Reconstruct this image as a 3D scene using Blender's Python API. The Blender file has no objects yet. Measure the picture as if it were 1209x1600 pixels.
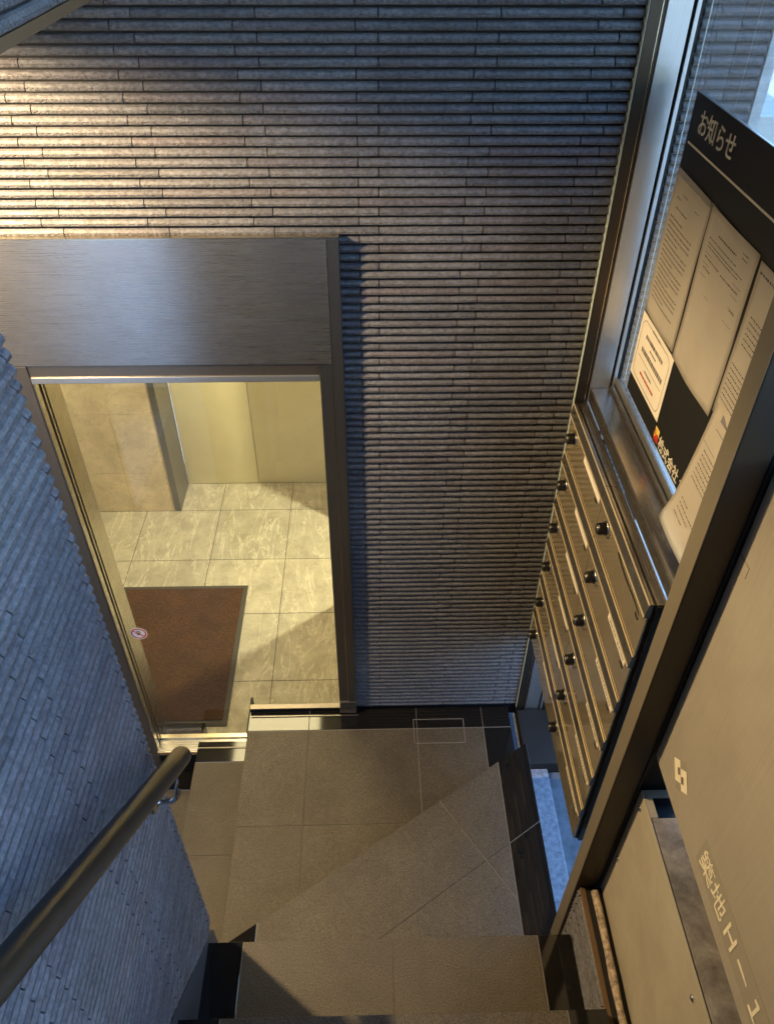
import bpy, bmesh, math, random
from mathutils import Vector, Matrix
random.seed(7)
scn = bpy.context.scene
COL = scn.collection

# ------------------------------------------------------------------ camera
F, CX, CY = 1212.0, 604.5, 800.0
dn = Vector((-6.5, 1400.0, F)).normalized()
yv = Vector((-37.5, -1050.0, F)); yv = (yv - dn * yv.dot(dn)).normalized()
zv = -dn
xv = yv.cross(zv)
if xv.x < 0: xv = -xv
# rows of R turn camera vectors (x right, y down, z forward) into world vectors
R = Matrix((xv, yv, zv))
cam_d = bpy.data.cameras.new('camera'); cam = bpy.data.objects.new('camera', cam_d); COL.objects.link(cam)
right = R @ Vector((1, 0, 0)); up = R @ Vector((0, -1, 0)); back = R @ Vector((0, 0, -1))
cam.matrix_world = Matrix(((right.x, up.x, back.x, 0), (right.y, up.y, back.y, 0), (right.z, up.z, back.z, 0), (0, 0, 0, 1)))
cam_d.sensor_fit = 'VERTICAL'; cam_d.sensor_height = 24.0; cam_d.lens = F * 24.0 / 1600.0
cam_d.clip_start = 0.01; cam_d.clip_end = 400
scn.camera = cam

# ------------------------------------------------------------------ sky, sun, exposure
SUN_EL, SUN_AZ = math.radians(40), math.radians(250)
w = bpy.data.worlds.new("World"); scn.world = w; w.use_nodes = True
nt = w.node_tree; nt.nodes.clear()
sky = nt.nodes.new('ShaderNodeTexSky'); sky.sky_type = 'NISHITA'; sky.sun_disc = False
sky.sun_elevation = SUN_EL; sky.sun_rotation = SUN_AZ
sky.air_density = 1.3; sky.dust_density = 0.3; sky.ozone_density = 6.0
bg = nt.nodes.new('ShaderNodeBackground'); bg.inputs['Strength'].default_value = 0.15
wo = nt.nodes.new('ShaderNodeOutputWorld')
nt.links.new(sky.outputs[0], bg.inputs[0]); nt.links.new(bg.outputs[0], wo.inputs[0])
sl = bpy.data.lights.new('sun', 'SUN'); sl.energy = 1.6; sl.angle = math.radians(10); sl.color = (1, .96, .9)
so = bpy.data.objects.new('sun', sl); COL.objects.link(so)
sd = Vector((math.sin(SUN_AZ) * math.cos(SUN_EL), math.cos(SUN_AZ) * math.cos(SUN_EL), math.sin(SUN_EL)))
so.rotation_euler = sd.to_track_quat('Z', 'Y').to_euler(); so.location = (3, -3, 6)
vs = scn.view_settings; vs.view_transform = 'Standard'; vs.look = 'None'; vs.gamma = 1; vs.use_curve_mapping = False
vs.exposure = 2.75
scn.cycles.use_denoising = True
scn.cycles.max_bounces = 10; scn.cycles.diffuse_bounces = 5; scn.cycles.glossy_bounces = 5
scn.cycles.transmission_bounces = 8; scn.cycles.transparent_max_bounces = 12
scn.cycles.sample_clamp_indirect = 6.0
scn.cycles.caustics_reflective = False; scn.cycles.caustics_refractive = False

# ------------------------------------------------------------------ materials
def mat(name, color=(.5, .5, .5), rough=.5, metal=0.0, spec=.5, noise=None, bump=None, brushed=None, rand=0.0,
        tint=None, rough_noise=0.0, coat=0.0, emit=None):
    """noise=(scale, dark, light) colour mottling; bump=(scale, strength, distance); brushed=(sx,sy,sz,strength)"""
    m = bpy.data.materials.new(name); m.use_nodes = True
    n = m.node_tree.nodes; l = m.node_tree.links
    b = n['Principled BSDF']
    b.inputs['Base Color'].default_value = (*color, 1); b.inputs['Roughness'].default_value = rough
    b.inputs['Metallic'].default_value = metal; b.inputs['Specular IOR Level'].default_value = spec
    if coat: b.inputs['Coat Weight'].default_value = coat; b.inputs['Coat Roughness'].default_value = .1
    geo = n.new('ShaderNodeNewGeometry')
    col = None
    if noise:
        t = n.new('ShaderNodeTexNoise'); t.inputs['Scale'].default_value = noise[0]; t.inputs['Detail'].default_value = 6
        t.inputs['Roughness'].default_value = .65
        l.new(geo.outputs['Position'], t.inputs['Vector'])
        r = n.new('ShaderNodeValToRGB'); r.color_ramp.elements[0].position = .32; r.color_ramp.elements[1].position = .68
        r.color_ramp.elements[0].color = (*[c * noise[1] for c in color], 1)
        r.color_ramp.elements[1].color = (*[min(1, c * noise[2]) for c in color], 1)
        l.new(t.outputs['Fac'], r.inputs['Fac']); col = r.outputs['Color']
        if rough_noise:
            mr = n.new('ShaderNodeMapRange'); mr.inputs['To Min'].default_value = rough - rough_noise
            mr.inputs['To Max'].default_value = rough + rough_noise
            mr.inputs['From Min'].default_value = .3; mr.inputs['From Max'].default_value = .7
            t2 = n.new('ShaderNodeTexNoise'); t2.inputs['Scale'].default_value = noise[0] * .23; t2.inputs['Detail'].default_value = 4
            l.new(geo.outputs['Position'], t2.inputs['Vector'])
            l.new(t2.outputs['Fac'], mr.inputs['Value']); l.new(mr.outputs[0], b.inputs['Roughness'])
    if rand:
        oi = n.new('ShaderNodeObjectInfo')
        mx = n.new('ShaderNodeMix'); mx.data_type = 'RGBA'; mx.blend_type = 'MULTIPLY'
        mx.inputs['Factor'].default_value = 1
        rr = n.new('ShaderNodeValToRGB')
        e = rr.color_ramp.elements
        e[0].position = 0; e[0].color = (1 - rand, 1 - rand * .9, 1 - rand * .8, 1)
        e[1].position = 1; e[1].color = (1 + rand * .4, 1 + rand * .4, 1 + rand * .4, 1)
        if tint:
            k = rr.color_ramp.elements.new(.35); k.color = (*tint, 1)
            k = rr.color_ramp.elements.new(.5); k.color = (1, 1, 1, 1)
        l.new(oi.outputs['Random'], rr.inputs['Fac'])
        l.new(rr.outputs['Color'], mx.inputs['A'])
        if col: l.new(col, mx.inputs['B'])
        else: mx.inputs['B'].default_value = (*color, 1)
        col = mx.outputs['Result']
    if col: l.new(col, b.inputs['Base Color'])
    hsrc = None
    if bump:
        t = n.new('ShaderNodeTexNoise'); t.inputs['Scale'].default_value = bump[0]; t.inputs['Detail'].default_value = 5
        t.inputs['Roughness'].default_value = .6
        l.new(geo.outputs['Position'], t.inputs['Vector'])
        bp = n.new('ShaderNodeBump'); bp.inputs['Strength'].default_value = bump[1]; bp.inputs['Distance'].default_value = bump[2]
        l.new(t.outputs['Fac'], bp.inputs['Height']); l.new(bp.outputs[0], b.inputs['Normal'])
    if brushed:
        mp = n.new('ShaderNodeMapping'); mp.inputs['Scale'].default_value = brushed[:3]
        t = n.new('ShaderNodeTexNoise'); t.inputs['Scale'].default_value = 1; t.inputs['Detail'].default_value = 4
        t.inputs['Roughness'].default_value = .7
        l.new(geo.outputs['Position'], mp.inputs['Vector']); l.new(mp.outputs[0], t.inputs['Vector'])
        bp = n.new('ShaderNodeBump'); bp.inputs['Strength'].default_value = brushed[3]; bp.inputs['Distance'].default_value = .0006
        l.new(t.outputs['Fac'], bp.inputs['Height']); l.new(bp.outputs[0], b.inputs['Normal'])
        mr = n.new('ShaderNodeMapRange'); mr.inputs['To Min'].default_value = max(.03, rough - .08); mr.inputs['To Max'].default_value = rough + .1
        l.new(t.outputs['Fac'], mr.inputs['Value']); l.new(mr.outputs[0], b.inputs['Roughness'])
        mx = n.new('ShaderNodeMix'); mx.data_type = 'RGBA'; mx.blend_type = 'MULTIPLY'; mx.inputs['Factor'].default_value = 1
        rr = n.new('ShaderNodeValToRGB'); rr.color_ramp.elements[0].color = (.8, .8, .8, 1); rr.color_ramp.elements[1].color = (1.1, 1.1, 1.1, 1)
        l.new(t.outputs['Fac'], rr.inputs['Fac']); l.new(rr.outputs['Color'], mx.inputs['A'])
        mx.inputs['B'].default_value = (*color, 1); l.new(mx.outputs['Result'], b.inputs['Base Color'])
    if emit:
        b.inputs['Emission Color'].default_value = (*emit[0], 1); b.inputs['Emission Strength'].default_value = emit[1]
    return m

def glass(name, tint=(.95, .98, .97), haze=0.0):
    m = bpy.data.materials.new(name); m.use_nodes = True
    n = m.node_tree.nodes; l = m.node_tree.links; n.clear()
    o = n.new('ShaderNodeOutputMaterial'); tr = n.new('ShaderNodeBsdfTransparent'); gl = n.new('ShaderNodeBsdfGlossy')
    tr.inputs[0].default_value = (*tint, 1); gl.inputs['Roughness'].default_value = 0.0; gl.inputs[0].default_value = (1, 1, 1, 1)
    geo = n.new('ShaderNodeNewGeometry'); dt = n.new('ShaderNodeVectorMath'); dt.operation = 'DOT_PRODUCT'
    l.new(geo.outputs['Normal'], dt.inputs[0]); l.new(geo.outputs['Incoming'], dt.inputs[1])
    ab = n.new('ShaderNodeMath'); ab.operation = 'ABSOLUTE'; l.new(dt.outputs['Value'], ab.inputs[0])
    om = n.new('ShaderNodeMath'); om.operation = 'SUBTRACT'; om.inputs[0].default_value = 1; l.new(ab.outputs[0], om.inputs[1])
    pw = n.new('ShaderNodeMath'); pw.operation = 'POWER'; pw.inputs[1].default_value = 5; l.new(om.outputs[0], pw.inputs[0])
    mul = n.new('ShaderNodeMath'); mul.operation = 'MULTIPLY_ADD'; mul.inputs[1].default_value = .9; mul.inputs[2].default_value = .065; mul.use_clamp = True
    mx = n.new('ShaderNodeMixShader')
    l.new(pw.outputs[0], mul.inputs[0]); l.new(mul.outputs[0], mx.inputs[0]); l.new(tr.outputs[0], mx.inputs[1]); l.new(gl.outputs[0], mx.inputs[2])
    if haze:
        df = n.new('ShaderNodeBsdfDiffuse'); df.inputs[0].default_value = (.8, .85, .9, 1); m2 = n.new('ShaderNodeMixShader')  # pale diffuse mix paints a haze over the view through the pane
        tn = n.new('ShaderNodeTexNoise'); tn.inputs['Scale'].default_value = 5; tn.inputs['Detail'].default_value = 5
        mr = n.new('ShaderNodeMapRange'); mr.inputs['To Min'].default_value = haze * .4; mr.inputs['To Max'].default_value = haze * 1.6
        l.new(geo.outputs['Position'], tn.inputs['Vector']); l.new(tn.outputs['Fac'], mr.inputs['Value']); l.new(mr.outputs[0], m2.inputs[0])
        l.new(mx.outputs[0], m2.inputs[1]); l.new(df.outputs[0], m2.inputs[2]); mx = m2
    l.new(mx.outputs[0], o.inputs[0])
    return m

M = {}
M['tile'] = mat('ribbed_tile', (.136, .138, .152), .46, spec=.5, noise=(130, .6, 1.5), rand=.22, tint=(1.05, .95, .95))
M['skirt'] = mat('string_board', (.085, .092, .108), .38, spec=.5, noise=(30, .85, 1.15))
M['grout'] = mat('dark_grout', (.018, .018, .02), .9)
M['tread'] = mat('flamed_granite', (.076, .063, .044), .5, noise=(300, .38, 2.0), bump=(330, .6, .0018), rand=.08)
M['black'] = mat('polished_black_stone', (.010, .0095, .009), .06, spec=.6, noise=(300, .6, 1.6))
M['joint'] = mat('joint_mortar', (.26, .24, .21), .9, noise=(200, .7, 1.2))
M['joint_dark'] = mat('joint_dark', (.05, .045, .038), .9)
M['bronze'] = mat('bronze_steel', (.27, .235, .20), .33, metal=.9, brushed=(900, 900, 12, .25))
M['bronze_h'] = mat('bronze_steel_panel', (.56, .54, .52), .27, metal=.95, brushed=(5, 500, 500, .012))
M['post_lit'] = mat('lit_bronze', (.30, .26, .19), .4, metal=.5)  # warm light on the post's left side is put into this colour
M['post'] = mat('shaded_bronze', (.035, .027, .018), .42, metal=.3, brushed=(900, 900, 10, .15))  # darker copy for the post front, its shade put into the colour
M['steel_dark'] = mat('dark_frame_steel', (.20, .20, .20), .33, metal=.9, brushed=(900, 900, 10, .1))
M['bronze_dark'] = mat('dark_bronze', (.085, .068, .05), .38, metal=.75, brushed=(900, 900, 10, .2))
M['edge_highlight'] = mat('painted_edge_highlight', (.95, .82, .55), .3, metal=.35)  # highlights along the mailbox flap edges, painted as a pale metal
M['gold_edge'] = mat('polished_edge', (.75, .66, .50), .25, metal=1)
M['alu'] = mat('satin_aluminium', (.62, .64, .66), .34, metal=.9, brushed=(700, 700, 8, .2))
M['steel'] = mat('satin_steel', (.50, .47, .42), .24, metal=.95, brushed=(700, 7, 700, .12))
M['mailbox'] = mat('mirror_steel', (.90, .76, .50), .10, metal=.8, brushed=(500, 5, 500, .03))
M['chrome'] = mat('chrome', (.8, .8, .8), .12, metal=1)
M['blackplastic'] = mat('black_plastic', (.012, .012, .012), .3)
M['rubber'] = mat('black_gasket', (.008, .008, .008), .6)
M['glass'] = glass('clear_glass', haze=.004)
M['hazy_glass'] = glass('hazy_glass', (.90, .95, .95), haze=.13)  # haze over the outdoor view is painted into this glass
M['glass_edge'] = mat('glass_edge', (.62, .72, .66), .15, spec=.8)
M['rail'] = mat('handrail_vinyl', (.034, .027, .018), .30, spec=.6, noise=(40, .85, 1.15))
M['rod'] = mat('bracket_steel', (.6, .62, .65), .2, metal=1)
M['brown_trim'] = mat('brown_trim', (.13, .075, .035), .6)
M['paper'] = mat('white_paper', (.86, .80, .68), .75, noise=(9, .95, 1.04))
M['print'] = mat('grey_print', (.16, .14, .12), .9)
M['red_print'] = mat('red_print', (.5, .06, .03), .8)
M['board'] = mat('black_board', (.009, .009, .008), .5, bump=(800, .2, .0004))
M['cream'] = mat('cream_letters', (.80, .74, .60), .5)
M['sign_cream'] = mat('cream_cut_letters', (.85, .78, .58), .45)
M['sign'] = mat('brushed_sign_plate', (.50, .46, .375), .45, metal=.3, brushed=(14, 260, 3.5, .25))
M['sign_band'] = mat('sign_band', (.43, .39, .31), .5, metal=.3, brushed=(14, 260, 3.5, .2))
M['emblem_hole'] = mat('emblem_hole', (.20, .17, .12), .5)
M['cabinet'] = mat('painted_cabinet', (.50, .46, .36), .42, noise=(11, .93, 1.05), bump=(35, .06, .002))
M['zinc'] = mat('weathered_zinc', (.40, .36, .31), .55, metal=.2, noise=(16, .55, 1.15))
M['hole_shade'] = mat('cabinet_hole_shade', (.03, .04, .055), .5)  # shade inside the cabinet hole, put into the colour
M['rust'] = mat('rusty_pipe', (.42, .33, .24), .7, noise=(85, .35, 1.7), bump=(120, .5, .002))
M['stone_out'] = mat('outdoor_stone', (.60, .61, .62), .8, noise=(28, .65, 1.2), bump=(60, .4, .003))
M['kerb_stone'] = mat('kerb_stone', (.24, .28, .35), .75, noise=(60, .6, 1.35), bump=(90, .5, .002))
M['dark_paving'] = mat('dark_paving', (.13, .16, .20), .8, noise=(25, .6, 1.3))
M['pave_out'] = mat('outdoor_paving', (.40, .41, .43), .8, noise=(20, .6, 1.3), bump=(60, .3, .003))
M['marble'] = mat('beige_marble', (.76, .63, .44), .22, noise=(7.0, .78, 1.16), rand=.05)
M['lfloor'] = mat('lobby_floor_stone', (.50, .46, .37), .28, noise=(10, .76, 1.16), rand=.16)
M['panel'] = mat('cream_door_panel', (.66, .60, .40), .35, noise=(5, .97, 1.03))
M['reveal'] = mat('grey_steel_reveal', (.22, .21, .20), .4, metal=.7)
M['mat_'] = mat('coir_mat', (.072, .030, .007), .95, noise=(110, .45, 1.6), bump=(700, .8, .003))
M['mat_edge'] = mat('mat_rubber_edge', (.06, .055, .05), .7)
M['plaster'] = mat('grey_plaster', (.34, .34, .34), .85, noise=(4, .9, 1.05))
M['dark_plaster'] = mat('dark_plaster', (.05, .05, .052), .85)
M['white_wall'] = mat('white_wall', (.62, .62, .60), .7, noise=(3, .92, 1.03))
M['lamp'] = mat('lamp_diffuser', (.9, .9, .85), .5, emit=((1.0, .78, .42), 2.9))
M['red'] = mat('red_sticker', (.55, .03, .02), .5)
M['white'] = mat('white_sticker', (.75, .68, .62), .5)
M['orange'] = mat('orange_logo', (.85, .38, .05), .5)
M['yellow'] = mat('yellow_logo', (.85, .60, .12), .5)
M['grey_tape'] = mat('grey_tape', (.22, .20, .21), .5)
M['film'] = mat('clear_tape', (.30, .28, .24), .2)

def tile_relief(m):
    """chipped split-face relief, stretched along each tile and shifted from tile to tile; the upper ledge stays smooth"""
    n = m.node_tree.nodes; l = m.node_tree.links; b = n['Principled BSDF']
    tc = n.new('ShaderNodeTexCoord'); oi = n.new('ShaderNodeObjectInfo')
    ad = n.new('ShaderNodeVectorMath'); ad.operation = 'MULTIPLY_ADD'
    ad.inputs[1].default_value = (150, 330, 330)
    sc_ = n.new('ShaderNodeVectorMath'); sc_.operation = 'SCALE'; sc_.inputs[0].default_value = (900, 500, 700)
    l.new(oi.outputs['Random'], sc_.inputs['Scale'])
    l.new(tc.outputs['Object'], ad.inputs[0]); l.new(sc_.outputs[0], ad.inputs[2])
    t = n.new('ShaderNodeTexNoise'); t.inputs['Scale'].default_value = 1.0; t.inputs['Detail'].default_value = 4; t.inputs['Roughness'].default_value = .6
    l.new(ad.outputs[0], t.inputs['Vector'])
    bp = n.new('ShaderNodeBump'); bp.inputs['Distance'].default_value = .009; bp.inputs['Strength'].default_value = .9
    geo = n.new('ShaderNodeNewGeometry'); sx = n.new('ShaderNodeSeparateXYZ'); l.new(geo.outputs['Normal'], sx.inputs[0])
    mr = n.new('ShaderNodeMapRange'); mr.inputs['From Min'].default_value = .15; mr.inputs['From Max'].default_value = .6
    mr.inputs['To Min'].default_value = 1; mr.inputs['To Max'].default_value = .18
    l.new(sx.outputs['Z'], mr.inputs['Value']); l.new(mr.outputs[0], bp.inputs['Strength'])
    l.new(t.outputs['Fac'], bp.inputs['Height']); l.new(bp.outputs[0], b.inputs['Normal'])
tile_relief(M['tile'])
def veins(m, scale, amount, color, stretch=(1, 1, 1), dark=None):
    """thin mineral veins mixed into the base colour"""
    n = m.node_tree.nodes; l = m.node_tree.links; b = n['Principled BSDF']
    src = b.inputs['Base Color'].links[0].from_socket
    geo = n.new('ShaderNodeNewGeometry'); mp = n.new('ShaderNodeMapping'); mp.inputs['Scale'].default_value = stretch
    mp.inputs['Rotation'].default_value = (0, 0, .5)
    l.new(geo.outputs['Position'], mp.inputs['Vector'])
    t = n.new('ShaderNodeTexNoise'); t.inputs['Scale'].default_value = scale; t.inputs['Detail'].default_value = 8
    t.inputs['Distortion'].default_value = 1.2; t.inputs['Roughness'].default_value = .6
    l.new(mp.outputs[0], t.inputs['Vector'])
    r = n.new('ShaderNodeValToRGB'); e = r.color_ramp.elements
    e[0].position = .485; e[0].color = (0, 0, 0, 1); e[1].position = .5; e[1].color = (amount,) * 3 + (1,)
    k = e.new(.515); k.color = (0, 0, 0, 1)
    l.new(t.outputs['Fac'], r.inputs['Fac'])
    mx = n.new('ShaderNodeMix'); mx.data_type = 'RGBA'; l.new(r.outputs['Color'], mx.inputs['Factor'])
    l.new(src, mx.inputs['A']); mx.inputs['B'].default_value = (*color, 1)
    l.new(mx.outputs['Result'], b.inputs['Base Color'])
def stain(m, scale, lo, hi, seed=0.0, stretch=(1, 1, 1)):
    """broad uneven soiling of the surface colour"""
    n = m.node_tree.nodes; l = m.node_tree.links; b = n['Principled BSDF']
    inp = b.inputs['Base Color']
    geo = n.new('ShaderNodeNewGeometry'); mp = n.new('ShaderNodeMapping'); mp.inputs['Location'].default_value = (seed,) * 3; mp.inputs['Scale'].default_value = stretch
    l.new(geo.outputs['Position'], mp.inputs['Vector'])
    t = n.new('ShaderNodeTexNoise'); t.inputs['Scale'].default_value = scale; t.inputs['Detail'].default_value = 7; t.inputs['Roughness'].default_value = .7; t.inputs['Distortion'].default_value = .6
    l.new(mp.outputs[0], t.inputs['Vector'])
    r = n.new('ShaderNodeValToRGB'); e = r.color_ramp.elements
    e[0].position = .35; e[0].color = (lo, lo * .98, lo * .96, 1); e[1].position = .65; e[1].color = (hi, hi, hi, 1)
    l.new(t.outputs['Fac'], r.inputs['Fac'])
    mx = n.new('ShaderNodeMix'); mx.data_type = 'RGBA'; mx.blend_type = 'MULTIPLY'; mx.inputs['Factor'].default_value = 1
    if inp.links: l.new(inp.links[0].from_socket, mx.inputs['A'])
    else: mx.inputs['A'].default_value = inp.default_value
    l.new(r.outputs['Color'], mx.inputs['B']); l.new(mx.outputs['Result'], inp)
stain(M['tread'], 5.0, .78, 1.12); stain(M['tile'], 3.5, .80, 1.12, 3); stain(M['sign'], 4.0, .92, 1.05, 5)
stain(M['cabinet'], 7.0, .88, 1.05, 7); stain(M['zinc'], 18, .6, 1.25, 2); stain(M['mat_'], 6, .75, 1.2); stain(M['panel'], 3, .95, 1.03)
stain(M['bronze_h'], 9, .93, 1.03, 1); stain(M['steel'], 12, .88, 1.04, 4); stain(M['mailbox'], 14, .90, 1.04, 6)
veins(M['lfloor'], 3.4, .55, (.86, .82, .70), (2.4, .6, 1))
veins(M['lfloor'], 9.5, .35, (.26, .20, .12), (1.5, .6, 1))
veins(M['marble'], 4.0, .5, (.70, .58, .40))
veins(M['marble'], 9.0, .35, (.34, .23, .13))

# ------------------------------------------------------------------ helpers
def link(o, parent=None):
    COL.objects.link(o)
    if parent: o.parent = parent
    return o
def bm_obj(name, bm, m, parent=None, smooth=False):
    bmesh.ops.recalc_face_normals(bm, faces=bm.faces)
    me = bpy.data.meshes.new(name); bm.to_mesh(me); bm.free()
    if m: me.materials.append(m)
    if smooth:
        for p in me.polygons: p.use_smooth = True
    return link(bpy.data.objects.new(name, me), parent)
def tag(o, label=None, cat=None, group=None, kind=None):
    if label: o['label'] = label
    if cat: o['category'] = cat
    if group: o['group'] = group
    if kind or cat: o['kind'] = kind or 'thing'
    return o
def thing(name, label, cat, group=None, kind=None):
    return tag(link(bpy.data.objects.new(name, None)), label, cat, group, kind)
def add_box(bm, x0, x1, y0, y1, z0, z1):
    v = [bm.verts.new(p) for p in ((x0, y0, z0), (x1, y0, z0), (x1, y1, z0), (x0, y1, z0), (x0, y0, z1), (x1, y0, z1), (x1, y1, z1), (x0, y1, z1))]
    for f in ((0, 3, 2, 1), (4, 5, 6, 7), (0, 1, 5, 4), (1, 2, 6, 5), (2, 3, 7, 6), (3, 0, 4, 7)): bm.faces.new([v[i] for i in f])
def box(name, m, x0, x1, y0, y1, z0, z1, parent=None, bev=.0012):
    bm = bmesh.new(); add_box(bm, min(x0, x1), max(x0, x1), min(y0, y1), max(y0, y1), min(z0, z1), max(z0, z1))
    if bev: bmesh.ops.bevel(bm, geom=bm.edges[:], offset=bev, segments=2, affect='EDGES', profile=.6)
    return bm_obj(name, bm, m, parent)
def prism(name, m, poly, z0, z1, parent=None, bev=.0012):
    bm = bmesh.new(); n = len(poly)
    a = [bm.verts.new((x, y, z0)) for x, y in poly]; b = [bm.verts.new((x, y, z1)) for x, y in poly]
    bm.faces.new(a[::-1]); bm.faces.new(b)
    for i in range(n): bm.faces.new((a[i], a[(i + 1) % n], b[(i + 1) % n], b[i]))
    if bev: bmesh.ops.bevel(bm, geom=[e for e in bm.edges], offset=bev, segments=1, affect='EDGES')
    return bm_obj(name, bm, m, parent)
def prism_x(name, m, poly, x0, x1, parent=None, bev=.001):
    """polygon in (y, z) extruded along x"""
    bm = bmesh.new(); n = len(poly)
    a = [bm.verts.new((x0, y, z)) for y, z in poly]; b = [bm.verts.new((x1, y, z)) for y, z in poly]
    bm.faces.new(a[::-1]); bm.faces.new(b)
    for i in range(n): bm.faces.new((a[i], a[(i + 1) % n], b[(i + 1) % n], b[i]))
    if bev: bmesh.ops.bevel(bm, geom=bm.edges[:], offset=bev, segments=1, affect='EDGES')
    return bm_obj(name, bm, m, parent)
def prism_y(name, m, poly, y0, y1, parent=None):
    """polygon in (x, z) extruded along y"""
    bm = bmesh.new(); n = len(poly)
    a = [bm.verts.new((x, y0, z)) for x, z in poly]; b = [bm.verts.new((x, y1, z)) for x, z in poly]
    bm.faces.new(a[::-1]); bm.faces.new(b)
    for i in range(n): bm.faces.new((a[i], a[(i + 1) % n], b[(i + 1) % n], b[i]))
    return bm_obj(name, bm, m, parent)
def clip(poly, a, b, c):
    """keep a*x+b*y >= c"""
    out = []
    for i in range(len(poly)):
        p, q = poly[i], poly[(i + 1) % len(poly)]
        dp, dq = a * p[0] + b * p[1] - c, a * q[0] + b * q[1] - c
        if dp >= 0: out.append(p)
        if (dp > 0 > dq) or (dp < 0 < dq):
            t = dp / (dp - dq); out.append((p[0] + t * (q[0] - p[0]), p[1] + t * (q[1] - p[1])))
    return out
def inset_ok(poly):
    if len(poly) < 3: return False
    a = 0
    for i in range(len(poly)):
        x0, y0 = poly[i]; x1, y1 = poly[(i + 1) % len(poly)]; a += x0 * y1 - x1 * y0
    return abs(a) / 2 > 2e-4
def tube(name, m, pts, r, parent=None, seg=20, cap=True):
    bm = bmesh.new(); rings = []
    for i, p in enumerate(pts):
        p = Vector(p)
        d = (Vector(pts[min(i + 1, len(pts) - 1)]) - Vector(pts[max(i - 1, 0)])).normalized()
        a = d.cross(Vector((0, 0, 1)))
        if a.length < .05: a = d.cross(Vector((1, 0, 0)))
        a.normalize(); b = d.cross(a)
        rr = r[i] if isinstance(r, (list, tuple)) else r
        rings.append([bm.verts.new(p + a * rr * math.cos(2 * math.pi * k / seg) + b * rr * math.sin(2 * math.pi * k / seg)) for k in range(seg)])
    for i in range(len(rings) - 1):
        for k in range(seg): bm.faces.new((rings[i][k], rings[i][(k + 1) % seg], rings[i + 1][(k + 1) % seg], rings[i + 1][k]))
    if cap: bm.faces.new(rings[0][::-1]); bm.faces.new(rings[-1])
    return bm_obj(name, bm, m, parent, smooth=True)
def text(name, body, size, m, loc, parent=None, depth=.0006, sx=1.0, bold=0.0, spacing=1.0):
    """lettering on a face that looks towards -x: reads along -y, upright along z"""
    c = bpy.data.curves.new(name, 'FONT'); c.body = body; c.size = size; c.extrude = depth; c.offset = bold; c.space_character = spacing
    o = bpy.data.objects.new(name, c); COL.objects.link(o)
    dg = bpy.context.evaluated_depsgraph_get(); dg.update()
    me = bpy.data.meshes.new_from_object(o.evaluated_get(dg))
    COL.objects.unlink(o); bpy.data.objects.remove(o)
    me.materials.clear(); me.materials.append(m)
    mt = Matrix(((0, 0, -1, loc[0]), (-sx, 0, 0, loc[1]), (0, 1, 0, loc[2]), (0, 0, 0, 1)))
    me.transform(mt); me.name = name
    return link(bpy.data.objects.new(name, me), parent)

# ------------------------------------------------------------------ ribbed tiles
L, PITCH, H = .2245, .02022, .0162
def tile_mesh(seed, seg=8):
    """local: x along the tile (0..L), y = -out of the wall, z up from the bottom"""
    rnd = random.Random(seed)
    prof = [(0, H), (.0045, H * .985), (.0088, H * .82), (.0122, H * .50), (.0122, H * .20), (.0090, H * .05), (.004, 0), (0, 0)]
    bm = bmesh.new(); rings = []
    for i in range(seg + 1):
        x = L * i / seg
        e = 1.0 if 0 < i < seg else .93
        ring = []
        for j, (d, z) in enumerate(prof):
            dd = d * e
            if 1 < j < 6: dd += rnd.uniform(-.0004, .0003); z += rnd.uniform(-.0002, .0002)
            ring.append(bm.verts.new((x, -dd, z)))
        rings.append(ring)
    for i in range(seg):
        for j in range(len(prof) - 1): bm.faces.new((rings[i][j], rings[i][j + 1], rings[i + 1][j + 1], rings[i + 1][j]))
    bm.faces.new(rings[0]); bm.faces.new(rings[-1][::-1])
    bmesh.ops.recalc_face_normals(bm, faces=bm.faces)
    me = bpy.data.meshes.new('tile'); bm.to_mesh(me); bm.free(); me.materials.append(M['tile'])
    return me
TILES = [tile_mesh(s) for s in range(10)]
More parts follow.
